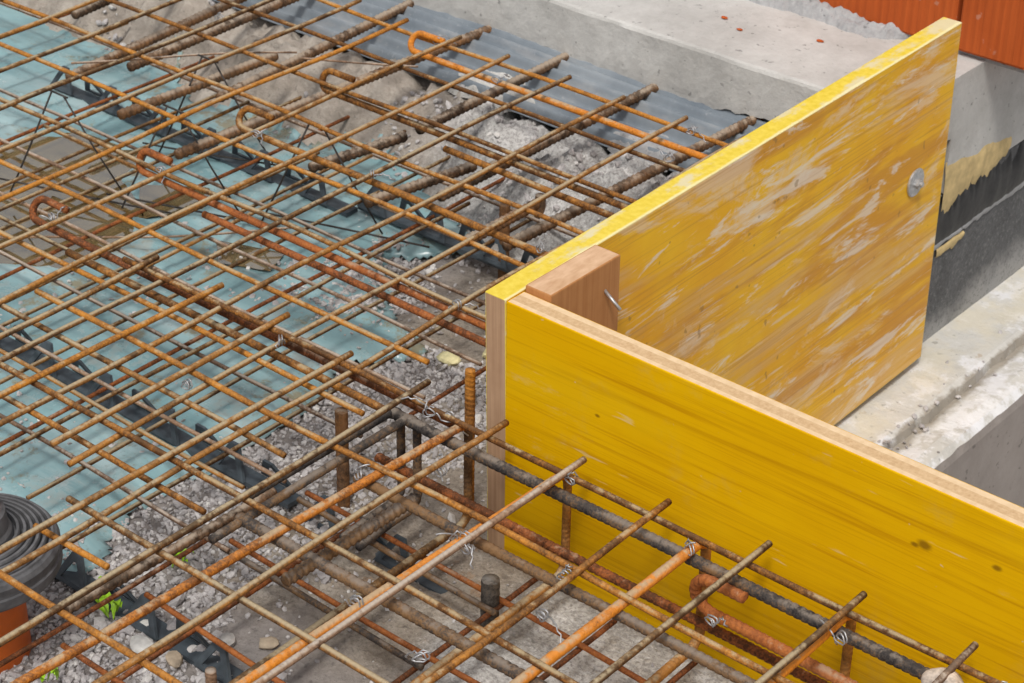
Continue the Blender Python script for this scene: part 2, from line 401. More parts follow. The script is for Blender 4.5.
def wob(a, b, amp=.0012, step=.03):
    """Straight run from a to b with the small bends of a real bar."""
    a = np.array(a, float); b = np.array(b, float); L = np.linalg.norm(b - a); n = max(3, int(L / step))
    t = np.linspace(0, 1, n + 1); P = a + (b - a) * t[:, None]
    d = (b - a) / L
    for ax in range(3):
        ph = rng.uniform(0, 6.28, 3); fr = rng.uniform(.6, 2.6, 3)
        wv = sum(np.sin(t * L * f * 2 * math.pi + p) for f, p in zip(fr, ph)) / 3
        P[:, ax] += amp * wv * (1 - abs(d[ax]))
    return P
def box(name, x0, x1, y0, y1, z0, z1, mats, parent=None, bevel=.001, pick=None, smooth=False, segs=2, loc=None):
    bm = bmesh.new()
    bmesh.ops.create_cube(bm, size=1)
    for v in bm.verts:
        v.co = Vector(((x0 + x1) / 2 + v.co.x * (x1 - x0), (y0 + y1) / 2 + v.co.y * (y1 - y0), (z0 + z1) / 2 + v.co.z * (z1 - z0)))
    bm.normal_update()
    if pick:
        for f in bm.faces: f.material_index = pick(f.normal)
    if bevel: bmesh.ops.bevel(bm, geom=bm.edges[:], offset=bevel, segments=segs, affect='EDGES', profile=.6)
    me = bpy.data.meshes.new(name); bm.to_mesh(me); bm.free()
    if not isinstance(mats, (list, tuple)): mats = [mats]
    for m in mats: me.materials.append(m)
    o = bpy.data.objects.new(name, me); COL.objects.link(o)
    if parent: o.parent = parent
    return o

# ================================================================ GROUND
def in_poly(x, y, poly):
    x = np.asarray(x); y = np.asarray(y); c = np.zeros(x.shape, bool); n = len(poly)
    for i in range(n):
        x1, y1 = poly[i]; x2, y2 = poly[(i + 1) % n]
        if y1 == y2: continue
        k = ((y1 > y) != (y2 > y)) & (x < (x2 - x1) * (y - y1) / (y2 - y1) + x1); c ^= k
    return c
def poly_dist(x, y, poly):
    """signed distance, positive inside"""
    d = np.full(np.shape(x), 1e9); n = len(poly)
    for i in range(n):
        ax, ay = poly[i]; bx, by = poly[(i + 1) % n]; vx, vy = bx - ax, by - ay
        t = np.clip(((x - ax) * vx + (y - ay) * vy) / (vx * vx + vy * vy), 0, 1)
        d = np.minimum(d, np.hypot(x - ax - t * vx, y - ay - t * vy))
    return np.where(in_poly(x, y, poly), d, -d)

FOIL = [(-2.6, -.9), (-.44, -.38), (-.27, -.32), (-.315, -.25), (-.342, -.18), (-.326, -.10), (-.328, 0), (-.325, .05), (-.331, .10),
        (-.367, .166), (-.31, .234), (-.318, .272), (-.40, .30), (-.43, .33), (-.50, .40), (-.434, .493), (-.57, .563), (-.73, .608), (-.83, .568), (-.97, .575),
        (-1.06, .545), (-1.13, .60), (-1.22, .66), (-1.36, .72), (-1.48, .80), (-2.6, 1.4)]
PUD = [[(-1.16, .24), (-1.09, .34), (-.97, .35), (-.945, .29), (-.865, .255), (-.80, .19), (-.83, .10), (-.90, .045), (-1.05, .0)],
       [(-.90, .31), (-.83, .36), (-.79, .32), (-.83, .255)],
       [(-.70, .27), (-.62, .30), (-.60, .26), (-.66, .235)],
       [(-1.50, .26), (-1.38, .37), (-1.28, .30), (-1.36, .20)]]
GPATCH = [(-.55, .20), (-.60, .30), (-.55, .455), (-.45, .43), (-.40, .355), (-.45, .24)]

def ground_h(x, y):
    d = np.where((x < 0) & (y < 0), np.hypot(x, y), np.maximum(-x, -y))       # distance outwards from the boards' corner
    h = -.325 + .006 * (fbm(x, y, 9, 3) - .5) + .006 * (fbm(x, y, 45, 8) - .5)
    h = h + .006 * sstep(.34, .2, d)
    # broken mortar bank in front of the old slab
    bank = sstep(.47, .60, y - .075 * sstep(-.38, -.55, x) + .08 * (fbm(x, y, 8, 5) - .5)) * (x < .2)
    back = sstep(.765, .70, y + .07 * (fbm(x, y, 11, 15) - .5))
    h = h + bank * (.050 + back * (.046 + .030 * (fbm(x, y, 14, 21) - .5)) + .042 * (fbm(x, y, 40, 31) - .5) + .030 * (fbm(x, y, 110, 32) - .5))
    pit = ((x > .013) & (y > .013)) | ((y > .872) & (x > -.45))
    return np.where(pit, -1.15 + .02 * (fbm(x, y, 6, 2) - .5), h)
fine = .008
gx = np.concatenate([[-14, -8, -5, -3.4, -2.7], np.arange(-2.3, -1.75, .04), np.arange(-1.75, .004, fine), [.0065, .0125, .0135, .02], np.arange(.028, .76, fine), np.arange(.77, 1.5, .04), [1.6, 2.2, 3.4, 6, 12]])
gy = np.concatenate([[-12, -6, -3.2, -2, -1.5], np.arange(-1.3, -.72, .04), np.arange(-.72, .004, fine), [.0065, .0125, .0135, .02], np.arange(.028, 1.0, fine), np.arange(1.04, 1.6, .05), [1.7, 2.4, 3.6, 6, 12]])
X, Y = np.meshgrid(gx, gy)
Z = ground_h(X, Y)
FD = poly_dist(X, Y, FOIL) + .05 * (fbm(X, Y, 14, 77) - .5)
Z = Z - .004 * sstep(-.01, .03, FD)
nx, ny = len(gx), len(gy)
idx = np.arange(nx * ny).reshape(ny, nx)
F = np.stack([idx[:-1, :-1], idx[:-1, 1:], idx[1:, 1:], idx[1:, :-1]], -1).reshape(-1, 4).tolist()
D = np.where((X < 0) & (Y < 0), np.maximum(-X, -Y), np.maximum(-X, -Y))
nz = fbm(X, Y, 7, 41) - .5
conc = sstep(.235, .175, D + .10 * nz + .04 * (fbm(X, Y, 40, 4) - .5)) * (Y < .5)
conc = np.maximum(conc, sstep(.42, .34, D + .1 * nz) * sstep(.22, .28, Y + .06 * nz))
light = sstep(.04, .12, X + .10 * nz) * sstep(-.33, -.20, Y + .12 * nz) * (Y < .1)
light = np.maximum(light, sstep(.40, .50, Y + .18 * nz) * sstep(-.82, -.62, X + .2 * nz))
beige = sstep(.48, .54, Y + .1 * nz) * sstep(-.55, -.72, X + .25 * nz)
link = link_mesh('ground', np.stack([X.ravel(), Y.ravel(), Z.ravel()], 1), F, M['ground'], attrs={'concrete': conc.ravel(), 'light': light.ravel(), 'beige': beige.ravel()})
tag(link, kind='structure')

# ---------------------------------------------------------------- foil
fx = np.arange(-1.9, -.2, .007); fy = np.arange(-.62, .9, .007)
X, Y = np.meshgrid(fx, fy)
fd = poly_dist(X, Y, FOIL); edge = fd + .035 * (fbm(X, Y, 16, 61) - .5) + .015 * (fbm(X, Y, 60, 63) - .5)
hump = fbm(X, Y, 5, 90) - .5
u = X * .94 + Y * .34; w = -X * .34 + Y * .94
crease = np.abs(fbm(u * .5, w * 2.2, 11, 171, 3) - .5)
fold = np.abs(fbm(u * .45, w * 1.6, 9, 71) - .5); fold2 = np.abs(fbm(u, w * .5, 14, 74) - .5)
Z = -.309 + (.009 * hump) + .010 * (fbm(u * .35, w * 1.7, 9, 171, 3) - .5) + .0045 * np.exp(-(fold / .02) ** 2) + .0012 * np.exp(-(fold2 / .03) ** 2) + .0008 * (fbm(X, Y, 30, 75) - .5) + .0006 * np.exp(-(crease / .012) ** 2)
pud = np.full(X.shape, -1e9)
for pl in PUD: pud = np.maximum(pud, poly_dist(X, Y, pl))
pud = pud + .03 * (fbm(X, Y, 18, 81) - .5)
Z = np.where(pud > -.03, Z * (1 - sstep(-.03, .012, pud)) + (-.316 + .002 * hump) * sstep(-.03, .012, pud), Z)
gz = ground_h(X, Y) + .0022
Z = np.where(edge < .035, Z * sstep(.0, .035, edge) + gz * (1 - sstep(.0, .035, edge)), Z)
keep = edge > 0
idx = np.arange(X.size).reshape(X.shape)
q = np.stack([idx[:-1, :-1], idx[:-1, 1:], idx[1:, 1:], idx[1:, :-1]], -1).reshape(-1, 4)
kq = keep.ravel()[q].all(1); q = q[kq]
used, inv = np.unique(q, return_inverse=True)
VV = np.stack([X.ravel(), Y.ravel(), Z.ravel()], 1)[used]
fo = link_mesh('plastic_sheet', VV, inv.reshape(-1, 4).tolist(), M['foil'])
tag(fo, 'wrinkled blue green plastic foil spread under the steel mesh', 'foil')
sm = fo.modifiers.new('thick', 'SOLIDIFY'); sm.thickness = .0008; sm.offset = -1
PN = ['wide brown puddle on the foil mirroring the bars above', 'small brown puddle just right of the wide one', 'tiny puddle in a foil fold near the black spacer', 'puddle on the foil at the top left']
for i, pl in enumerate(PUD):
    c = np.mean(pl, 0); n = 80; ring = []
    P = np.array(pl); ext = [tuple(c + (p - c) * (1.18 + .0)) for p in P]
    pts = []
    for k in range(len(ext)):
        a = np.array(ext[k]); b = np.array(ext[(k + 1) % len(ext)])
        for tt in np.linspace(0, 1, 6)[:-1]: pts.append(a + (b - a) * tt)
    V = [(p[0] + .01 * (fbm(p[0], p[1], 30, 5) - .5), p[1], -.3105) for p in pts]
    pu = link_mesh('puddle', V + [(c[0], c[1], -.3105)], [(k, (k + 1) % len(V), len(V)) for k in range(len(V))], M['puddle'])
    tag(pu, kind='structure')

# ---------------------------------------------------------------- gravel (stuff) and stones
def rock(seed, sub=2, rough=.28, flat=.75):
    bm = bmesh.new(); bmesh.ops.create_icosphere(bm, subdivisions=sub, radius=1)
    r = np.random.default_rng(seed); n = r.normal(size=(7, 3)); n /= np.linalg.norm(n, axis=1)[:, None]; off = r.uniform(.66, .98, 7)
    for v in bm.verts:
        p = np.array(v.co)
        for k in range(7):
            dd = p @ n[k] - off[k]
            if dd > 0: p = p - n[k] * dd * .85
        p *= 1 + rough * (r.random() - .5) * .25
        v.co = Vector((p[0] * r.uniform(.98, 1.02), p[1], p[2] * flat))
    V = np.array([v.co[:] for v in bm.verts]); Fc = [tuple(v.index for v in f.verts) for f in bm.faces]; bm.free(); return V, Fc
base = [rock(100 + i, 1) for i in range(14)]
GV = []; GF = []; GS = []; off = 0
def put(x, y, s, shade, lift=0, z=None):
    global off
    V, Fc = base[rng.integers(14)]
    a = rng.uniform(0, 6.28); ca, sa = math.cos(a), math.sin(a); sc = s * rng.uniform(.75, 1.25, 3)
    P = V * sc; P = np.stack([P[:, 0] * ca - P[:, 1] * sa, P[:, 0] * sa + P[:, 1] * ca, P[:, 2]], 1)
    ti = rng.normal(0, .35, 2); P[:, 2] += P[:, 0] * ti[0] + P[:, 1] * ti[1]
    if z is None: z = float(ground_h(np.array([x]), np.array([y]))[0])
    GV.append(P + [x, y, z + s * .35 + lift]); GF.extend([tuple(i + off for i in f) for f in Fc]); GS.extend([shade] * len(V)); off += len(V)
NC = 110000
cx = rng.uniform(-.78, .06, NC); cy = rng.uniform(-.70, .47, NC)
nn = fbm(cx, cy, 9, 51) - .5; fdist = poly_dist(cx, cy, FOIL); gp = poly_dist(cx, cy, GPATCH) + .05 * nn
w = np.where(cx < 0, .055, 0)
w = np.where((cy < -.3) & (cx < .02), .8, w)
w = np.where((cx > -.345) & (cx < -.135 + .14 * nn) & (cy > -.3) & (cy < .27), 1, w)
w = np.where((cx < -.08 + .16 * nn) & (cy < -.13) & (fdist < .004), 1, w)
w = np.where(gp > 0, 1, w); w = np.where((cx > 0) & (cy > -.1), 0, w)
ok = np.nonzero(rng.random(NC) < w)[0][:25000]; cz = ground_h(cx, cy)
for k in ok:
    x, y = cx[k], cy[k]
    s = rng.choice([.0017, .0022, .0028, .0036, .0056], p=[.2, .32, .3, .15, .03])
    if x > -.22 and y < -.2 and rng.random() < .12: s *= 1.9
    put(x, y, s * rng.uniform(.8, 1.25), float(np.clip(rng.normal(.63, .2), 0, 1)), .014 if fdist[k] > .02 else 0, cz[k])
for k in range(110):     # crumbs lying on the footing ledge
    y = rng.uniform(.55, 1.2); x = rng.normal(.099, .010) if rng.random() < .6 else rng.uniform(.05, .15)
    if rng.random() > (1 if y < .78 else .35): continue
    put(x, y, rng.uniform(.0015, .0045), float(np.clip(rng.normal(.6, .25), 0, 1)), 0, -.511 if x > .096 else -.499)
rx = rng.uniform(-1.35, -.05, 2600); ry = rng.uniform(.45, .80, 2600); rz = ground_h(rx, ry); rk = rng.random(2600) < sstep(.45, .6, fbm(rx, ry, 9, 13))
for k in range(2600):       # rubble and crumbs on the mortar bank
    if rk[k]: put(rx[k], ry[k], rng.uniform(.002, .006), float(np.clip(rng.normal(.66, .2), 0, 1)), 0, rz[k])
for k in range(500):        # grit on the concrete strip
    x = rng.uniform(-.25, .4); y = rng.uniform(-.4, .4)
    if x > -.02 and y > -.02: continue
    put(x, y, rng.uniform(.0012, .0028), float(np.clip(rng.normal(.55, .25), 0, 1)))
gr = link_mesh('gravel', np.concatenate(GV), GF, M['gravel'], smooth=False, attrs={'shade': GS})
tag(gr, 'loose grey gravel and crushed stone around the pipe and beside the concrete strip', 'gravel', kind='stuff')

ST = [(-.155, -.345, .017, 'stonelight', 'pale oblong stone right of the green weeds'), (-.178, -.322, .011, 'stonelight', 'small white stone touching the pale oblong one'),
      (-.115, -.338, .013, 'stonetan', 'tan block of stone under the orange thick bar'), (-.06, -.262, .012, 'stonetan', 'rounded brown stone below the ribbed dark bar'),
      (-.028, -.30, .015, 'stone', 'grey stone at the edge of the concrete strip'), (-.284, .262, .016, 'foamlump', 'cream coloured lump on the gravel next to the board corner'),
      (-.248, .30, .014, 'foamlump', 'second cream lump half behind the board end'), (-.06, -.345, .016, 'stone', 'grey stone at the bottom edge of the picture'),
      (-.36, .245, .010, 'stonetan', 'tan pebble on the foil edge beside the long hooked bars'), (-.095, -.285, .013, 'stone', 'grey angular stone in the brown rubble')]
for i, (x, y, s, m, lb) in enumerate(ST):
    V, Fc = rock(300 + i, 2, .5, .7); s *= .8; z = float(ground_h(np.array([x]), np.array([y]))[0])
    o = link_mesh('stone', V * s * np.array([1.25, .9, .85]), Fc, M[m], smooth=False, loc=(x, y, z + s * .4)); o.rotation_euler = (0, 0, i * 1.3)
    tag(o, lb, 'stone', 'single stones lying among the gravel')

# ================================================================ OLD BUILDING
def old_slab():
    xs = np.linspace(-3.2, 0.0, 420); V = []; Fc = []
    rag = .034 * (fbm(xs, xs * 0, 5, 5) - .5) + .022 * (fbm(xs, xs * 0 + 3, 16, 9) - .5) + .012 * (fbm(xs, xs * 0 + 7, 70, 9) - .5)
    fr = .8 + .006 * (fbm(xs, xs * 0, 10, 19) - .5)
    zt = -.09 + .004 * (fbm(xs, xs * 0 + 9, 14, 29) - .5)
    rows = []
    for k in range(len(xs)):
        zb = -.172 + rag[k]; y = fr[k]; t = zt[k]
        prof = [(.95, zb - .02), (y + .045, zb), (y + .012, zb + .001)]
        for j in range(9):
            a = j / 8; z = zb + .004 + (t - .006 - zb - .004) * a
            prof.append((y + .004 * (float(fbm(xs[k], z, 26, 2)) - .5) - .003 * (1 - a) * float(fbm(xs[k], z, 60, 5)), z))
        prof += [(y + .002, t - .002), (y + .006, t)]
        for yy in (.84, .9, .97, 1.05, 1.3, 3.2): prof.append((yy, -.09 + .003 * (float(fbm(xs[k], yy, 12, 6)) - .5)))
        prof += [(3.2, -.262), (.95, -.262)]
        rows.append([(xs[k], a, b) for a, b in prof])
    m = len(rows[0]); V = [p for r in rows for p in r]
    for k in range(len(xs) - 1):
        for j in range(m):
            j2 = (j + 1) % m; Fc.append((k * m + j, (k + 1) * m + j, (k + 1) * m + j2, k * m + j2))
    e = (len(xs) - 1) * m; Fc.append(tuple(range(m))[::-1][::-1]); Fc.append(tuple(e + j for j in range(m))[::-1])
    o = link_mesh('concrete_slab', V, Fc, M['slab'], smooth=False)
    tag(o, 'light grey concrete slab with a ragged lower lip below the brick wall', 'concrete slab'); return o
slab = old_slab()
bm = bmesh.new(); bm.from_mesh(slab.data); bmesh.ops.recalc_face_normals(bm, faces=bm.faces); bm.to_mesh(slab.data); bm.free()

# coated wall below the slab (parts: bitumen seal, foam, ridge)
fw = box('foundation_wall', -.5, -.002, .862, 3.2, -1.2, -.265, M['wall'], bevel=.002)
tag(fw, 'dark grey coated foundation wall under the slab behind the yellow board', 'wall')
def ragged_strip(name, mat, ys, top, bot, x0, th, parent):
    V = []; Fc = []; n = len(ys); K = 7
    for i in range(n):
        for j in range(K):
            a = j / (K - 1); z = bot[i] + (top[i] - bot[i]) * a
            bul = th * (1 - (2 * a - 1) ** 4) * (.55 + .9 * float(fbm(ys[i], z, 40, 3)))
            V.append((x0 + max(bul, -.001), ys[i], z))
    for i in range(n - 1):
        for j in range(K - 1): Fc.append((i * K + j, (i + 1) * K + j, (i + 1) * K + j + 1, i * K + j + 1))
    return link_mesh(name, V, Fc, mat, parent)
ys = np.linspace(.86, 1.9, 260)
bt = -.268 - .016 * (1.15 - ys) * 3 + .05 * (fbm(ys, ys * 0, 9, 4) - .5) + .04 * (fbm(ys, ys * 0, 40, 4) - .5) + .03 * (fbm(ys, ys * 0, 120, 4) - .5)
ragged_strip('bitumen_seal', M['bitumen'], ys, bt, ys * 0 - .346, -.0015, .004, fw)
yf = np.linspace(.945, 1.13, 90)
ft = -.205 - .04 * (fbm(yf, yf * 0, 12, 8) - .3) - .02 * (yf - .94) / .19
fb = -.305 + .045 * ((yf - .945) / .185) + .05 * (fbm(yf, yf * 0, 24, 2) - .5) + .025 * (fbm(yf, yf * 0, 90, 2) - .5)
ragged_strip('foam_smear', M['foam'], yf, ft, np.minimum(fb, ft - .004), -.001, .0032, fw)
yr = np.linspace(.86, 1.9, 200)
rt = -.339 + .010 * (fbm(yr, yr * 0, 55, 6) - .5) + .012 * sstep(1.03, 1.12, yr)
ragged_strip('mortar_ridge', M['mortar'], yr, rt, -.347 + .008 * (fbm(yr, yr * 0 + 4, 90, 6) - .5), -.001, .0018, fw)
yd = np.linspace(.95, 1.025, 50)
ragged_strip('foam_drip', M['foam'], yd, -.349 + .004 * (fbm(yd, yd * 0, 40, 1) - .5), -.354 - .016 * fbm(yd, yd * 0, 90, 1), -.001, .0025, fw)

# footing ledge
def footing():
    ys = np.linspace(.032, 3.2, 420); V = []; Fc = []
    for y in ys:
        n1 = float(fbm(y, 0, 16, 3)) - .5; n2 = float(fbm(y, 3, 40, 7)) - .5; n3 = float(fbm(y, 9, 9, 7)) - .5
        pr = [(-.1, -1.3), (-.1, -.5), (.02, -.5 + .002 * n1), (.055, -.499 + .003 * n2), (.085, -.498 + .003 * n1), (.093 + .008 * n2, -.502), (.0965 + .010 * n2, -.514 + .005 * n1), (.103 + .008 * n2, -.513 + .006 * n2),
              (.115, -.511 + .006 * n2), (.135, -.508 + .007 * n1), (.152 + .006 * n3, -.51 + .006 * n2), (.161 + .008 * n3 + .004 * n2, -.517), (.163 + .004 * n3, -.53), (.163, -.6), (.163, -1.3)]
        V += [(x, y, z) for x, z in pr]
    m = 15; mi = []
    for k in range(len(ys) - 1):
        for j in range(m):
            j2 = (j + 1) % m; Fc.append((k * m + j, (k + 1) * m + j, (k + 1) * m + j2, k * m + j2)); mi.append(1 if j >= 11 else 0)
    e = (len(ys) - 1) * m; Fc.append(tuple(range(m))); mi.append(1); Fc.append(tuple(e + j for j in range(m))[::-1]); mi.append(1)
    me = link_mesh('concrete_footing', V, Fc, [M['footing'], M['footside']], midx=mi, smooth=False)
    b = bmesh.new(); b.from_mesh(me.data); bmesh.ops.recalc_face_normals(b, faces=b.faces); b.to_mesh(me.data); b.free()
    tag(me, 'stepped whitish concrete footing inside the pit beside the worn board', 'footing')
footing()

# brick wall: courses of hollow bricks with fine vertical grooves, mortar bed below
def brick(x0, x1, z0, z1, y0, y1, parent):
    n = int((x1 - x0) / .0035); V = []; Fc = []
    xs = np.linspace(x0, x1, n)
    for i, x in enumerate(xs):
        e = min(i, n - 1 - i); inset = .004 if e == 0 else (.0012 if e == 1 else 0)
        g = .0011 * (.5 + .5 * math.sin(x * 2 * math.pi / .012)) + .0015 * (float(fbm(x, z0, 30, 3)) - .5)
        chip = .006 * max(0, float(fbm(x, z0, 25, 11)) - .55)
        for z, yy in ((z0 + .0015 + chip, y0 + .003), (z0 + .005 + chip, y0 + g + inset), (z0 + (z1 - z0) * .5, y0 + g + inset), (z1 - .004, y0 + g + inset), (z1, y0 + .003), (z1, y1), (z0 + .0015, y1)):
            V.append((x, yy, z))
    for i in range(n - 1):
        for j in range(7): Fc.append((i * 7 + j, (i + 1) * 7 + j, (i + 1) * 7 + (j + 1) % 7, i * 7 + (j + 1) % 7))
    Fc.append(tuple(range(7))[::-1]); Fc.append(tuple((n - 1) * 7 + j for j in range(7)))
    return V, Fc
bw = empty('brick_wall', (0, 0, 0)); tag(bw, 'orange hollow brick wall standing on the old concrete slab', 'brick wall')
BV = []; BF = []
for c in range(3):
    z0 = -.084 + c * .26; sh = (0, .13, 0)[c]
    edges = [-.372, -.044, .062]
    if sh: edges = [-.372, -.20, .062]
    for a, b in zip(edges[:-1], edges[1:]):
        jy = rng.uniform(-.003, .003)
        if c == 0 and a > -.1: jy = -.004
        v, f = brick(a + .0035, b - .0035 if b < .06 else b, z0, z0 + .247, 1.012 + jy, 1.26, None)
        o = len(BV); BV += v; BF += [tuple(i + o for i in q) for q in f]
bo = link_mesh('bricks', BV, BF, M['brick'], bw, smooth=False)
b = bmesh.new(); b.from_mesh(bo.data); bmesh.ops.recalc_face_normals(b, faces=b.faces); b.to_mesh(bo.data); b.free()
def mortar_bed():
    xs = np.linspace(-.42, .058, 260); V = []; Fc = []; K = 18
    for x in xs:
        out = .016 + .030 * (float(fbm(x, 0, 11, 3)) - .3)
        ta = float(sstep(-.10, -.16, np.array(x))); out = out * ta - .012 * (1 - ta)
        hgt = .010 + .012 * float(fbm(x, 2, 14, 6)) * (1 if x < -.1 else .2)
        hgt += .03 * float(sstep(-.315, -.36, np.array(x)))
        for j in range(K):
            a = j / (K - 1); yy = 1.02 - (out + .012) * (1 - a) * 1.0
            zz = -.0915 + hgt * (1 - (1 - a) ** 2.2) + .016 * (float(fbm(x, yy, 85, 8, 5)) - .5) * (a > 0)
            V.append((x, yy, zz))
        V.append((x, 1.2, -.0915 + .016))
    K += 1
    for i in range(len(xs) - 1):
        for j in range(K - 1): Fc.append((i * K + j, (i + 1) * K + j, (i + 1) * K + j + 1, i * K + j + 1))
    return link_mesh('mortar_bed', V, Fc, M['mortar'], bw, smooth=False)
mortar_bed()

for i, (x, y, sz, lb) in enumerate(((-.345, .905, .006, 'orange brick crumb on the slab left of the mortar heap'), (-.305, .885, .005, 'tiny orange brick crumb on the slab edge in front of the mortar'), (-.20, .925, .006, 'orange brick crumb on the slab near the yellow board top'), (-.47, .93, .004, 'orange crumb lying at the top of the slab'))):
    V, Fc = rock(700 + i, 2, .3, .5); o = link_mesh('brick_crumb', V * sz * .7 * np.array([1.5, .9, .6]), Fc, M['brick'], smooth=False, loc=(x, y, -.088)); tag(o, lb, 'brick crumb', 'orange brick crumbs on the slab')
# grooved galvanised sheet below the slab lip
def ribbed_sheet():
    ys = np.arange(.695, .95, .0016); xs = np.arange(-2.0, -.004, .03); V = []; Fc = []
    for y in ys:
        for x in xs:
            z = -.170 - .056 * sstep(.80, .66, np.array(y)) + .0052 * math.sin(y * 2 * math.pi / .0190) + .004 * (float(vnoise(x * 3, y * 5, 3)) - .5)
            V.append((x, y + .006 * (float(vnoise(x * 2, 1, 8)) - .5), float(z)))
    n = len(xs)
    for i in range(len(ys) - 1):
        for j in range(n - 1): Fc.append((i * n + j, i * n + j + 1, (i + 1) * n + j + 1, (i + 1) * n + j))
    o = link_mesh('corrugated_sheet', V, Fc, M['sheet'])
    s = o.modifiers.new('thick', 'SOLIDIFY'); s.thickness = .0012; s.offset = -1
    tag(o, 'blue grey finely grooved metal sheet sloping out from under the old slab', 'metal sheet')
ribbed_sheet()
# mortar slabs spilled over the sheet and in front of it
MS = [(-.60, .715, .07, .03, 'flat mortar spill on the metal sheet below the upper curved hook'), (-.33, .705, .06, .028, 'mortar spill on the sheet left of the last starter bar'),
      (-.18, .715, .05, .022, 'small mortar spill on the sheet next to the yellow edge')]
for i, (x, y, a, b_, lb) in enumerate(MS):
    V = []; Fc = []; nr, na = 14, 90
    for r in range(nr + 1):
        for k in range(na):
            th = k / na * 2 * math.pi; rr = r / nr
            e = 1 + .9 * (float(fbm(math.cos(th) * 1.3 + i * 5, math.sin(th) * 1.3, 2, 3)) - .5)
            px, py = x + math.cos(th) * a * rr * e, y + math.sin(th) * b_ * rr * e
            zs = -.176 - .050 * float(sstep(.80, .66, np.array(py)))
            V.append((px, py, zs + .007 * (1 - rr ** 3) + .016 * (float(fbm(px, py, 70, 4)) - .5) * (1 - rr ** 4) - .005 * (rr > .98)))
    for r in range(nr):
        for k in range(na): Fc.append((r * na + k, r * na + (k + 1) % na, (r + 1) * na + (k + 1) % na, (r + 1) * na + k))
    tag(link_mesh('mortar_spill', V, Fc, M['mortar'] if i % 2 else M['slab'], smooth=False), lb, 'mortar', 'mortar spills below the old slab')

# ================================================================ FORMWORK BOARDS
def pick1(n):
    if n.z > .5: return 0
    if n.x > .5: return 1
    if n.y < -.5: return 2
    return 3
b1 = empty('formwork_board', (0, 0, -.5)); TILT = R(1.0)
tag(b1, 'scuffed yellow shuttering board running back to the slab with a big washer', 'board')
def child(o, p):
    o.parent = p; o.matrix_parent_inverse = Matrix.Translation(-Vector(p.location)); return o
child(box('panel', 0, .027, 0, .885, -.5, 0, [M['yedge'], M['yworn'], M['endgrain'], M['yfront']], None, .0012, pick1), b1)
def disc(name, c, r, th, mat, sides=28, bev=.001, axis='x', rot=0):
    bm = bmesh.new(); bmesh.ops.create_cone(bm, cap_ends=True, segments=sides, radius1=r, radius2=r, depth=th)
    bmesh.ops.bevel(bm, geom=[e for e in bm.edges if abs(e.verts[0].co.z - e.verts[1].co.z) < 1e-6], offset=bev, segments=2, affect='EDGES')
    bm.transform(Matrix.Rotation(rot, 4, 'Z'))
    if axis == 'x': bm.transform(Matrix.Rotation(R(90), 4, 'Y'))
    bm.transform(Matrix.Translation(Vector(c)))
    me = bpy.data.meshes.new(name); bm.to_mesh(me); bm.free(); me.materials.append(mat)
    o = bpy.data.objects.new(name, me); COL.objects.link(o); return o
wz = (.027, .8085, -.196)
child(disc('washer', (wz[0] + .0015, wz[1], wz[2]), .0195, .003, M['zinc']), b1)
child(disc('bolt', (wz[0] + .0055, wz[1], wz[2]), .0075, .008, M['zinc'], 6, .001), b1)
child(disc('bolt_tip', (wz[0] + .0095, wz[1], wz[2]), .004, .006, M['zinc'], 14, .0008), b1)
def pick2(n):
    if n.y < -.5: return 0
    if n.z > .5: return 1
    return 2 if n.y > .5 else 1
b2 = empty('formwork_board', (.03, 0, -.42))
tag(b2, 'clean yellow shuttering board in front with a raw wood top edge', 'board')
child(box('panel', .0275, 1.5, .0004, .0274, -.42, -.0015, [M['yfront'], M['plytop'], M['yworn']], None, .0012, pick2), b2)
b1.rotation_euler = (TILT, 0, 0); b1.location.y += .0087
# corner block
blk = empty('wood_block', (.05, .10, -.3)); tag(blk, 'upright brown timber block screwed into the corner of the two boards', 'wood block')
child(box('timber', .0285, .0615, .028, .140, -.40, .0055, [M['block'], M['blocktop']], None, .0015, lambda n: 1 if n.z > .5 else 0), blk)
v, f, a = tube([(.060, .116, -.026), (.083, .114, -.040)], .0018, 10)
child(link_mesh('screw', v, f, M['zinc'], attrs={'along': a}), blk)

# ================================================================ REINFORCEMENT
AX1 = [-1.53, -1.43, -1.33, -1.23, -1.127, -1.028, -.932, -.834, -.731, -.635, -.538, -.438, -.341, -.241, -.146]
BY1 = [.657, .562, .457, .351, .247, .134, .022, -.086, -.193, -.308, -.425, -.53, -.64]
za = -.128
m1 = empty('wire_mesh', (-.8, .2, za)); tag(m1, 'rusty welded wire mesh, the far upper mat reaching towards the old slab', 'steel mesh', 'welded steel mesh mats')
def mesh_bar(p, a, b, r, mat, amp=.0028): 
    v, f, al = tube(wob(a, b, amp), r, 8)
    o = link_mesh('bar', v, f, mat, attrs={'along': al}); child(o, p); return o
def sag(y): return 0 if y > -.05 else -.012 * min(1, (-.05 - y) / .2)
for i, x in enumerate(AX1):
    y1 = .68 + rng.uniform(-.008, .012); y0 = -.9
    if abs(x + .241) < .01: y0 = -.345
    z1 = za; z0 = za - .010
    mesh_bar(m1, (x + rng.uniform(-.003, .003), y0, z0), (x + rng.uniform(-.003, .003), y1, z1), .0033, random.choice([M['mesh'], M['mesh2'], M['mesh']]))
for i, y in enumerate(BY1):
    x0 = -1.75; x1 = -.088 + rng.uniform(-.008, .006)
    if y > .1: x1 = -.012
    if y < -.4: x0 = -.19
    if y < -.5: continue
    zz = za - .0064 - (.006 if y < -.05 else 0)
    mesh_bar(m1, (x0, y + rng.uniform(-.003, .003), zz), (x1, y + rng.uniform(-.003, .003), zz), .0032, random.choice([M['mesh2'], M['mesh2'], M['mesh']]))
AX2 = [-.466, -.365, -.264, -.160, -.058, .050, .150, .255, .362, .465, .578]
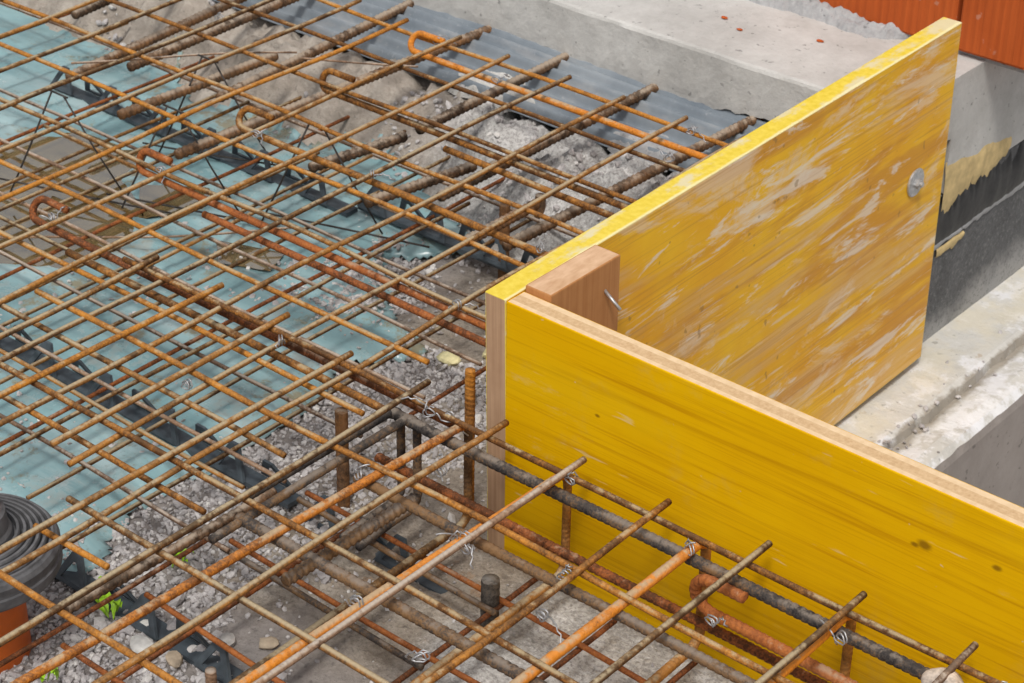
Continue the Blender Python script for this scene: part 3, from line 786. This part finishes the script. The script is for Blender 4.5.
BY2 = [-.048, -.160, -.281, -.388, -.503, -.61]
m2 = empty('wire_mesh', (0, -.3, za + .006)); tag(m2, 'rusty welded wire mesh, the near upper mat ending at the clean yellow board', 'steel mesh', 'welded steel mesh mats')
zb = za + .006
for x in AX2:
    y1 = -.022 + rng.uniform(-.010, .004); y0 = -1.0
    if abs(x + .264) < .01: y0 = -.345
    mesh_bar(m2, (x + rng.uniform(-.003, .003), y0, zb), (x + rng.uniform(-.003, .003), y1, zb), .0035, random.choice([M['mesh'], M['mesh'], M['pale'], M['mesh2']]))
for y in BY2:
    x0 = -.525 + rng.uniform(-.01, .01)
    if y > -.05: x0 = -.5
    if y < -.33: x0 = -.186
    if y < -.45: x0 = -.33
    mesh_bar(m2, (x0, y, zb - .0066), (.95, y + rng.uniform(-.002, .002), zb - .0066), .0034, random.choice([M['mesh2'], M['mesh']]))
# lower mats
zl = -.270
m3 = empty('wire_mesh', (-.8, .2, zl)); tag(m3, 'thin dusty welded wire mesh, the lower mat close above the foil', 'steel mesh', 'welded steel mesh mats')
for k in range(13):
    x = -1.385 + .1 * k
    if x < -1.7: continue
    mesh_bar(m3, (x, -.6 if x < -.5 or x > -.3 else -.30, zl), (x + rng.uniform(-.004, .004), .62, zl), .0027, M['mesh'] if k % 3 else M['redbrown'], .002)
for y in (.53, .425, .32, .217, .112, .009, -.105, -.226):
    mesh_bar(m3, (-1.7, y, zl + .0056), (-.19 if y > -.2 else -.15, y + rng.uniform(-.004, .004), zl + .0056), .0026, M['pale'], .002)
m5 = empty('wire_mesh', (-.6, .1, -.258)); tag(m5, 'rusty brown welded wire mesh, the small lower mat lapped over the dusty one', 'steel mesh', 'welded steel mesh mats')
for x in (-.905, -.712, -.652, -.455): mesh_bar(m5, (x, -.28, -.258), (x + rng.uniform(-.006, .006), .50 + rng.uniform(-.03, .03), -.256), .0028, M['mesh'], .002)
for y in (.27, .06, -.15): mesh_bar(m5, (-1.06, y, -.2525), (-.205, y + rng.uniform(-.006, .006), -.2525), .0027, M['mesh'], .002)
m4 = empty('wire_mesh', (.2, -.2, zl)); tag(m4, 'reddish welded wire mesh, the lower mat over the bare concrete strip', 'steel mesh', 'welded steel mesh mats')
for x in (-.09, .01, .11, .21, .31): mesh_bar(m4, (x, -.75, zl - .006), (x, -.045, zl - .006), .003, M['redbrown'])
for y in (-.10, -.21, -.328, -.43): mesh_bar(m4, (-.165, y, zl), (.30 + .02 * (y > -.2), y - .006, zl), .0030, M['redbrown'])
for y in (-.112, -.222): mesh_bar(m4, (-.165, y, zl - .001), (.12, y - .006, zl - .001), .0034, M['steel'])

# hooked bars square to the rear board
HK = [(-.035, 'lowest hooked bar at the left, its hook over the brown puddle'), (.134, 'hooked bar tied below the rusty loop beside the foil fold'), (.302, 'middle hooked bar crossing the black spacer strip'),
      (.458, 'thick orange hooked bar under the mesh bar in front of the slab'), (.632, 'orange hooked bar lying nearest the grooved sheet')]
def hook_pts(x0, y, z, x1, rad=.016, tail=.05, tilt=.5, y1=None):
    y1 = y if y1 is None else y1
    P = [(x0 + rad + tail, rad * 2 * math.sin(tilt), rad * 2 * math.cos(tilt))]
    for k in range(13):
        a = math.pi / 2 + k / 12 * math.pi
        h = rad + rad * math.sin(a)
        P.append((x0 + rad + rad * math.cos(a), h * math.sin(tilt), h * math.cos(tilt)))
    P = [(px, y + py, z + pz) for px, py, pz in P]
    W = wob((x0 + rad + .02, y, z), (x1, y1, z), .001); return P + [tuple(q) for q in W]
for i, (y, lb) in enumerate(HK):
    o = add_tube('hooked_bar', hook_pts(-.690, y, -.147, -.008, .0135, .040, .35 if i % 2 else .6), .0046, M['orange'] if i == 4 else (M['mesh2'] if i in (2, 3) else M['redbrown']), sides=10)
    tag(o, lb, 'hooked bar', 'hooked bars square to the scuffed board')
    if i in (0, 1, 3):
        o2 = add_tube('reinforcing_bar', wob((-.60 + .05 * i, y - .017, -.154), (-.01, y - .019, -.154), .001), .0045, M['redbrown'] if i == 1 else M['mesh2'], sides=10)
        tag(o2, ('brown straight bar alongside the lowest hooked bar', 'red brown straight bar paired with the hooked bar that ends at the board corner', '', 'rusty straight bar hidden half under the thick orange hooked bar')[i], 'steel bar', 'straight bars paired with hooked bars')
o = add_tube('hooked_bar', hook_pts(.316, -.062, -.192, 1.1, .021, .035, -.15, -.07), .0055, M['redbrown'], sides=10, rib=.007, ribh=.10)
tag(o, 'red brown hooked bar with its curl standing before the clean yellow board', 'hooked bar', 'hooked bars at the front board')
# U bars square to the front board
def ubar(x0, x1, top, bot, y1=-.032, y0=-1.0, rad=.018, low=-.42):
    P = [tuple(q) for q in wob((x0, y0, top), (x1, y1 - rad, top), .001)]
    for k in range(1, 7):
        a = math.pi / 2 - k / 6 * math.pi / 2; P.append((x1, y1 - rad + rad * math.cos(a), top - rad + rad * math.sin(a)))
    for k in range(1, 7):
        a = -k / 6 * math.pi / 2; P.append((x1, y1 - rad + rad * math.cos(a), bot + rad + rad * math.sin(a)))
    P += [tuple(q) for q in wob((x1, y1 - rad - .02, bot), (x1 + .004, low, bot), .001)]
    return P
def shaded_end(o):
    me = o.data; me.materials.append(M['mesh'])  # shade below the bend is painted in with the darker mesh rust
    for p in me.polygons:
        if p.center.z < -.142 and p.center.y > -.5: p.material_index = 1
U = [(-.034, .006, 'orange', .0046, 'bright orange bent bar that ends beside the board corner'), (.116, .136, 'orange', .0044, 'orange bent bar right of the one at the board corner'),
     (.302, .303, 'orange', .0050, 'thick bright orange bent bar in front of the clean board'), (.473, .463, 'orange', .0046, 'orange bent bar nearest the right bottom of the picture')]
for x0, x1, m, r, lb in U:
    o = add_tube('bent_bar', ubar(x0, x1, -.136, -.262), r, M[m], sides=12, rib=.007, ribh=.05); shaded_end(o); tag(o, lb, 'bent bar', 'bent bars square to the clean board')
for x, m, lb, yy in ((-.076, 'steel', 'dark grey bent bar, left one of the close pair by the board corner', -.26), (-.053, 'steel', 'dark grey bent bar, right one of the close pair by the board corner', -.33)):
    o = add_tube('bent_bar', ubar(x, x, -.146, -.262, -.045, yy, low=-.14), .0046, M[m], sides=12, rib=.008, ribh=.06); tag(o, lb, 'bent bar', 'bent bars square to the clean board')
o = add_tube('reinforcing_bar', wob((.040, -.325, -.150), (.043, -.15, -.150), .0003), .0058, M['steel'], sides=14, rib=.0075, ribh=.22)
tag(o, 'short dark grey bar with bold ribs under the dusty mesh bar', 'steel bar')
o = add_tube('reinforcing_bar', wob((-.125, -.45, -.195), (-.105, -.20, -.185), .001), .005, M['brown'], sides=12, rib=.008)
tag(o, 'brown ribbed bar under the mesh beside the weeds', 'steel bar')
# dark edge bars along the front board
for x0, y, z, m, r, lb in ((-.075, -.058, -.147, 'steel', .0058, 'thick dark edge bar running along the clean yellow board'), (-.02, -.168, -.146, 'steel', .0050, 'dark bar under the second cross bar from the clean board'),
                           (-.06, -.288, -.1465, 'steel', .0056, 'dark grey bar under the third cross bar from the clean board'), (-.11, -.046, -.226, 'redbrown', .0048, 'red brown lower bar running along the foot of the clean board')):
    o = add_tube('reinforcing_bar', wob((x0, y, z), (1.15, y + .003, z), .0012), r, M[m], sides=12, rib=.008, ribh=.13); tag(o, lb, 'steel bar', 'bars along the clean board')
# thick starter bars coming out of the old slab
SB = [((-.215, .83, -.168), (-.262, .34, -.185), 'last starter bar beside the yellow board edge'), ((-.378, .83, -.168), (-.405, .47, -.18), 'starter bar from the slab above the pink brown patch'),
      ((-.425, .62, -.20), (-.433, .412, -.205), 'short ribbed bar ending in the gravel gap'), ((-.538, .83, -.168), (-.550, .50, -.18), 'starter bar running under the orange hook'),
      ((-.452, .50, -.20), (-.485, .33, -.20), 'short thick bar left of the ribbed one above the foil'), ((-.681, .83, -.168), (-.752, .25, -.19), 'long ribbed starter bar pointing down to the puddle'),
      ((-.565, .49, -.19), (-.593, .34, -.19), 'thick grey bar lying across the foil edge'), ((-.838, .83, -.168), (-.832, .40, -.185), 'brown starter bar at the top behind the far hook'),
      ((-.985, .83, -.168), (-.995, .38, -.18), 'starter bar in the beige mud at the upper left'), ((-1.06, .83, -.168), (-1.03, .30, -.18), 'brown ribbed starter bar in the upper left corner region'),
      ((-.885, .56, -.19), (-.90, .28, -.19), 'loose ribbed bar over the beige mud beside the black spacer'), ((-1.22, .83, -.168), (-1.20, .45, -.18), 'starter bar farthest left along the slab'),
      ((-.32, .47, -.20), (-.322, .335, -.20), 'brown thick bar behind the bare upright stub'), ((-.238, .45, -.22), (-.215, .33, -.22), 'tan ribbed bar end tucked under the yellow edge')]
for a, b_, lb in SB:
    o = add_tube('starter_bar', wob(a, b_, .0012), .0068, M['brown'], sides=12, rib=.0085, ribh=.16); tag(o, lb, 'starter bar', 'thick ribbed starter bars from the old slab')
# upright stubs
for x, y, z0, z1, r, m, lb in ((.101, -.109, -.335, -.243, .0092, 'grey', 'thick dark upright stub standing free on the concrete strip'), (-.052, .035, -.335, -.13, .0055, 'mesh2', 'rusty upright bar against the raw end of the scuffed board'),
                               (-.376, .545, -.30, -.235, .0070, 'brown', 'brown upright stub near the yellow top edge'), (-.37, .465, -.33, -.215, .0070, 'brown', 'taller brown upright stub left of the yellow top edge'),
                               (-.045, -.352, -.335, -.285, .0055, 'pale', 'pale upright stub among the rubble at the picture bottom'), (-.165, -.045, -.335, -.19, .0070, 'brown', 'flaky brown upright bar in the gravel under two crossing bars')):
    o = add_tube('upright_bar', wob((x, y, z0), (x + .002, y, z1), .0002, .01), r, M[m], sides=14, rib=.009, ribh=.05); tag(o, lb, 'upright bar', 'upright bar stubs')
# protective cap on an upright end at the right
cp = empty('bar_cap', (.571, -.069, -.16)); tag(cp, 'pale rounded lump on a bar end at the lower right', 'bar cap')
V, Fc = rock(901, 3, .15, .8)
child(link_mesh('cap', V * np.array([.019, .019, .014]) * (1 + .10 * (fbm(V[:, 0] * 3, V[:, 1] * 3 + V[:, 2], 2, 5)[:, None] - .5)) + np.array([.578, -.074, -.132]), Fc, simple('pale_stained_cap', (.50, .42, .35), .6, 0, .55, 110, .003)), cp)
v, f, a = tube(wob((.578, -.074, -.335), (.578, -.074, -.135), .0002), .006, 12); child(link_mesh('stem', v, f, M['brown'], attrs={'along': a}), cp)

# ---------------------------------------------------------------- plastic spacer strips
def web_tri(cx, y, z0, h, wd, lean, th=.0035):
    """upright web panel with a triangular hole, leaning sideways"""
    o = [(-wd / 2, 0), (wd / 2, 0), (wd * .13, h), (-wd * .13, h)]; i = [(-wd * .30, h * .14), (wd * .30, h * .14), (wd * .05, h * .74), (-wd * .05, h * .74)]
    V = []; F = []
    for t in (-th / 2, th / 2):
        for ring in (o, i):
            for a, b in ring: V.append((cx + a, y + t + lean * (b / h - .5), z0 + b))
    for k in range(4):
        k2 = (k + 1) % 4
        F += [(k, k2, 4 + k2, 4 + k), (8 + k2, 8 + k, 12 + k, 12 + k2), (k2, k, 8 + k, 8 + k2), (4 + k, 4 + k2, 12 + k2, 12 + k)]
    return np.array(V), F, [0] * len(V)
def bar_box(x0, x1, y0, y1, z0, z1):
    V = np.array([(x, y, z) for x in (x0, x1) for y in (y0, y1) for z in (z0, z1)]); F = [(0, 1, 3, 2), (4, 6, 7, 5), (0, 4, 5, 1), (2, 3, 7, 6), (0, 2, 6, 4), (1, 5, 7, 3)]
    return V, F, [0] * 8
def spacer(x0, x1, y, lb, z0=-.303, h=.034, bow=0):
    root = empty('spacer_strip', ((x0 + x1) / 2, y, z0)); tag(root, lb, 'spacer', 'black plastic spacer strips under the mesh')
    parts = [bar_box(x0, x1, y - .011, y + .011, z0 - .006, z0)]
    child(link_mesh('base_rail', *join(parts)[:2], M['spacer'], smooth=False), root)
    n = int((x1 - x0) / .054); pp = []
    for k in range(n):
        pp.append(web_tri(x0 + .028 + k * .054, y + (.006 if k % 2 else -.006), z0 + .0002, h, .053, -.014 if k % 2 else .014))
    child(link_mesh('web', *join(pp)[:2], M['spacer'], smooth=False), root)
    return root
spacer(-.86, -.20, -.085, 'black spacer strip crossing the foil from the left edge', -.304)
spacer(-1.25, -.62, .440, 'long black spacer strip crossing the foil at the upper left', -.302)
spacer(-.62, -.29, .462, 'black spacer strip ending near the yellow board corner', -.298)
spacer(-.185, .02, -.078, 'short black spacer strip on the concrete strip under the ribbed dark bar', -.318)
spacer(-.31, .0, -.318, 'black spacer strip half buried in the gravel by the weeds', -.318)

# ---------------------------------------------------------------- wire support chairs
def chair(x, y, lb, s=1, dx=.07):
    t = []; zt, zf = -.138, -.292
    for a in (-1, 1):
        t.append(tube([(x + a * .012, y, zt), (x + a * dx * .6, y + .02 * a, (zt + zf) / 2), (x + a * dx, y + .045 * a, zf)], .0014, 6))
    t.append(tube([(x - .02, y, zt), (x + .02, y, zt)], .0014, 6))
    t.append(tube(wob((x - dx - .05, y - .03, zf), (x + dx + .07, y + .06, zf), .003), .0014, 6))
    v, f, a = join(t); tag(link_mesh('wire_chair', v, f, M['wiredark'], attrs={'along': a}), lb, 'support wire', 'thin wire supports between the mats')
chair(-.925, .20, 'thin black wire support left of the brown puddle hook'); chair(-.775, .27, 'thin black wire support above the small puddle'); chair(-.86, .41, 'thin black wire support by the upper black spacer')
chair(-.60, .36, 'thin black wire support under the middle hook')
def lwire(pts, lb, m='pale', r=.0016):
    o = add_tube('loose_wire', pts, r, M[m], sides=6); tag(o, lb, 'wire', 'thin loose wires'); return o
lwire(wob((-.935, .005, -.285), (-.60, .31, -.272), .006, .02), 'thin bent wire lying from the puddle to the tied hook')
lwire(wob((-1.02, .30, -.15), (-.80, .52, -.15), .006, .02), 'pale thin wire slung under the upper left mesh')
lwire(wob((-.80, .53, -.16), (-.66, .62, -.16), .005, .02), 'pale thin wire with an orange end by the slab bars')

# ---------------------------------------------------------------- tie wires
TIES = [(-.641, .131, 'tie wire on the hook beside the foil fold'), (-.644, -.036, 'tie wire ring on the hook above the brown puddle'), (-.252, -.178, 'tie wire with a long tail where two gray bars end near the spacer'),
        (-.627, .279, 'tie wire hanging in a V from the middle hook'), (-.654, .653, 'tie wire on the hook nearest the old slab'), (-.506, .609, 'tie wire star on the orange bar below the slab'),
        (-.439, .295, 'tie wire on the crossing left of the gravel gap'), (-.151, .128, 'tie wire with a bright tail left of the board corner'), (-.028, -.052, 'frayed tie wire at the end of the edge bar'),
        (-.008, -.046, 'curled tie wire around the tip of the orange bar at the corner'), (-.007, -.179, 'tie wire knot on the orange bar over the dark pair'), (.138, -.187, 'thick white tie wire clasping two bars over the concrete'),
        (.128, -.321, 'tie wire on the orange bar above the bare concrete'), (.222, -.338, 'dull tie wire on the crossing at the bottom middle'), (.050, -.124, 'tie wire tangle below the board end'),
        (.151, -.199, 'tie wire beside the thick white one'), (.155, -.050, 'tie wire at the first bar tip on the clean board'), (.306, -.064, 'tie wire at the tip of the thick orange bent bar'),
        (.244, -.169, 'thin tie wire loop above the light concrete'), (-.216, .656, 'upright tie wire on the last starter bar'), (-.190, .572, 'tie wire at the end of the orange bar by the yellow edge'),
        (-.939, .505, 'bright tie wire in the upper left mesh'), (-.242, -.053, 'dark blue tie wire in the middle of the mesh'), (.481, -.080, 'short tie wire on the right orange bar'),
        (.382, -.135, 'thin tie wire hanging below the red brown curl'), (-.162, .285, 'tie wire beside the yellow top edge'), (.618, -.046, 'tie wire on the edge bar behind the pale cap'), (.264, -.226, 'thin tie wire on the orange bar over light concrete')]
for i, (x, y, lb) in enumerate(TIES):
    rr = np.random.default_rng(50 + i); P = []; rad = .0056; ph = rr.uniform(0, 6.28); ax = rr.uniform(-.6, .6)
    for k in range(23):
        a = ph + k / 22 * math.pi * 4.2; h = rad * (1 + .16 * math.sin(3 * a + ph))
        P.append((x + h * math.cos(a) * math.cos(ax), y + h * math.cos(a) * math.sin(ax) + (k - 11) * .0004, za - .002 + h * math.sin(a) * .8))
    tx, ty = rr.normal(0, .012, 2); tz = rr.uniform(-.018, .012)
    L0 = P[-1]
    for k in range(1, 8):
        q = k / 7; P.append((L0[0] + tx * q + .0018 * math.cos(q * 20), L0[1] + ty * q + .0018 * math.sin(q * 20), L0[2] + .006 * math.sin(q * 3.1) + tz * q))
    t1 = tube(P, .0008, 6)
    tx, ty = rr.normal(0, .010, 2)
    P2 = [(P[0][0] + tx * q, P[0][1] + ty * q, P[0][2] + .014 * q - .008 * q * q) for q in np.linspace(0, 1, 6)]
    v, f, a = join([t1, tube(P2, .0008, 6)])
    o = link_mesh('tie_wire', v, f, M['wire'], attrs={'along': a}); tag(o, 'silver ' + lb, 'tie wire', 'silver tie wires on the bar crossings')

# ---------------------------------------------------------------- pipe with ribbed rubber collar
def lathe(prof, c, sides=64):
    V = []; Fc = []
    for r, z in prof:
        for k in range(sides): V.append((c[0] + r * math.cos(k / sides * 2 * math.pi), c[1] + r * math.sin(k / sides * 2 * math.pi), z))
    for j in range(len(prof) - 1):
        for k in range(sides): Fc.append((j * sides + k, j * sides + (k + 1) % sides, (j + 1) * sides + (k + 1) % sides, (j + 1) * sides + k))
    return V, Fc
pc = (-.270, -.4445); pp = empty('drain_pipe', (pc[0], pc[1], -.36)); tag(pp, 'orange drain pipe with a grey ribbed rubber collar in the lower left corner', 'pipe')
V, Fc = lathe([(.041, -.6), (.041, -.229), (.0435, -.227), (.0435, -.2215), (.035, -.221)], pc); child(link_mesh('lower_pipe', V, Fc, M['pvc']), pp)
prof = [(.040, -.222), (.081, -.220), (.0825, -.217)]
for k in range(1):      # ribbed side
    z = -.214 + k * .012; prof += [(.0825, z), (.0825, z + .006), (.0808, z + .0075), (.0808, z + .0105)]
prof += [(.0825, -.196), (.080, -.191)]
for k in range(6):
    r = .0775 - k * .0064; z = -.189 + k * .0016
    prof += [(r, z), (r - .0010, z + .0022), (r - .0034, z + .0024), (r - .0044, z - .0045), (r - .0062, z - .0045)]
prof += [(.038, -.178), (.0355, -.174), (.034, -.156), (.031, -.153), (.027, -.155)]
V, Fc = lathe(prof, pc, 140); child(link_mesh('rubber_collar', V, Fc, M['rubber'], smooth=False), pp)
V, Fc = lathe([(.0265, -.26), (.0265, -.128), (.024, -.126), (.024, -.30)], pc); child(link_mesh('upper_pipe', V, Fc, M['pvc']), pp)

# ---------------------------------------------------------------- weeds
for x, y, n, lb in ((-.222, -.237, 10, 'small bright green weed growing in gravel under the mesh'), (-.206, -.342, 8, 'green weed with broad leaves beside the pale stone'), (-.238, -.330, 6, 'green weed seedling close to the orange pipe'), (-.180, -.440, 6, 'tiny green weed at the lower left edge')):
    V = []; Fc = []; z = -.318
    for k in range(n):
        a = rng.uniform(0, 6.28); L = rng.uniform(.008, .017); wv = L * .27; rise = rng.uniform(.006, .022); o = len(V)
        ca, sa = math.cos(a), math.sin(a); bx, by = x + rng.normal(0, .006), y + rng.normal(0, .006)
        for t, ww in ((0, .12), (.3, .8), (.6, 1), (.85, .6), (1, .05)):
            zz = z + rise * math.sin(t * 2.2) + .004
            for sgn in (-1, 0, 1): V.append((bx + ca * L * t - sa * wv * ww * sgn, by + sa * L * t + ca * wv * ww * sgn, zz + (.0015 if sgn else 0)))
        for j in range(4):
            for s in range(2): Fc.append((o + j * 3 + s, o + j * 3 + s + 1, o + j * 3 + 4 + s, o + j * 3 + 3 + s))
    tag(link_mesh('weed', V, Fc, M['weed']), lb, 'weed', 'green weeds in the gravel')

# ================================================================ CAMERA, LIGHT, SKY
cam = bpy.data.cameras.new('camera'); co = bpy.data.objects.new('camera', cam); COL.objects.link(co); scene.camera = co
yaw, pitch, roll = R(39.90843409), R(31.50968847), R(.70795551)
fwd = Vector((-math.sin(yaw) * math.cos(pitch), math.cos(yaw) * math.cos(pitch), -math.sin(pitch)))
r0 = fwd.cross(Vector((0, 0, 1))).normalized(); u0 = r0.cross(fwd)
rv = math.cos(roll) * r0 + math.sin(roll) * u0; uv = -math.sin(roll) * r0 + math.cos(roll) * u0
mw = Matrix((rv, uv, -fwd)).transposed().to_4x4(); mw.translation = Vector((1.16643646, -1.35198912, 1.03625124)); co.matrix_world = mw
cam.sensor_width = 36; cam.lens = 2083.985 / 1024 * 36; cam.clip_start = .05; cam.clip_end = 200
cam.dof.use_dof = True; cam.dof.focus_distance = 1.98; cam.dof.aperture_fstop = 22

SUN_EL, SUN_AZ = 60, -60          # direction the light comes from: azimuth measured from +X towards +Y
w = bpy.data.worlds.new('World'); scene.world = w; w.use_nodes = True
nt = w.node_tree; bg = nt.nodes['Background']
sky = nt.nodes.new('ShaderNodeTexSky'); sky.sky_type = 'NISHITA'; sky.sun_disc = False
sky.sun_elevation = R(SUN_EL); sky.sun_rotation = R(90 - SUN_AZ); sky.air_density = 1.0; sky.dust_density = 4; sky.ozone_density = 1
hs = nt.nodes.new('ShaderNodeHueSaturation'); hs.inputs['Saturation'].default_value = .22     # overcast: the blue is veiled
nt.links.new(sky.outputs[0], hs.inputs['Color']); nt.links.new(hs.outputs[0], bg.inputs['Color'])
bg.inputs['Strength'].default_value = .095
sl = bpy.data.lights.new('sun', 'SUN'); so = bpy.data.objects.new('sun', sl); COL.objects.link(so)
sl.energy = 1.5; sl.angle = R(10); sl.color = (1, .96, .9)
az = R(SUN_AZ); d = Vector((math.cos(az) * math.cos(R(SUN_EL)), math.sin(az) * math.cos(R(SUN_EL)), math.sin(R(SUN_EL))))
so.rotation_euler = d.to_track_quat('Z', 'Y').to_euler()
vs = scene.view_settings; vs.view_transform = 'Standard'; vs.look = 'None'; vs.exposure = 0.46; vs.gamma = 1; vs.use_curve_mapping = False
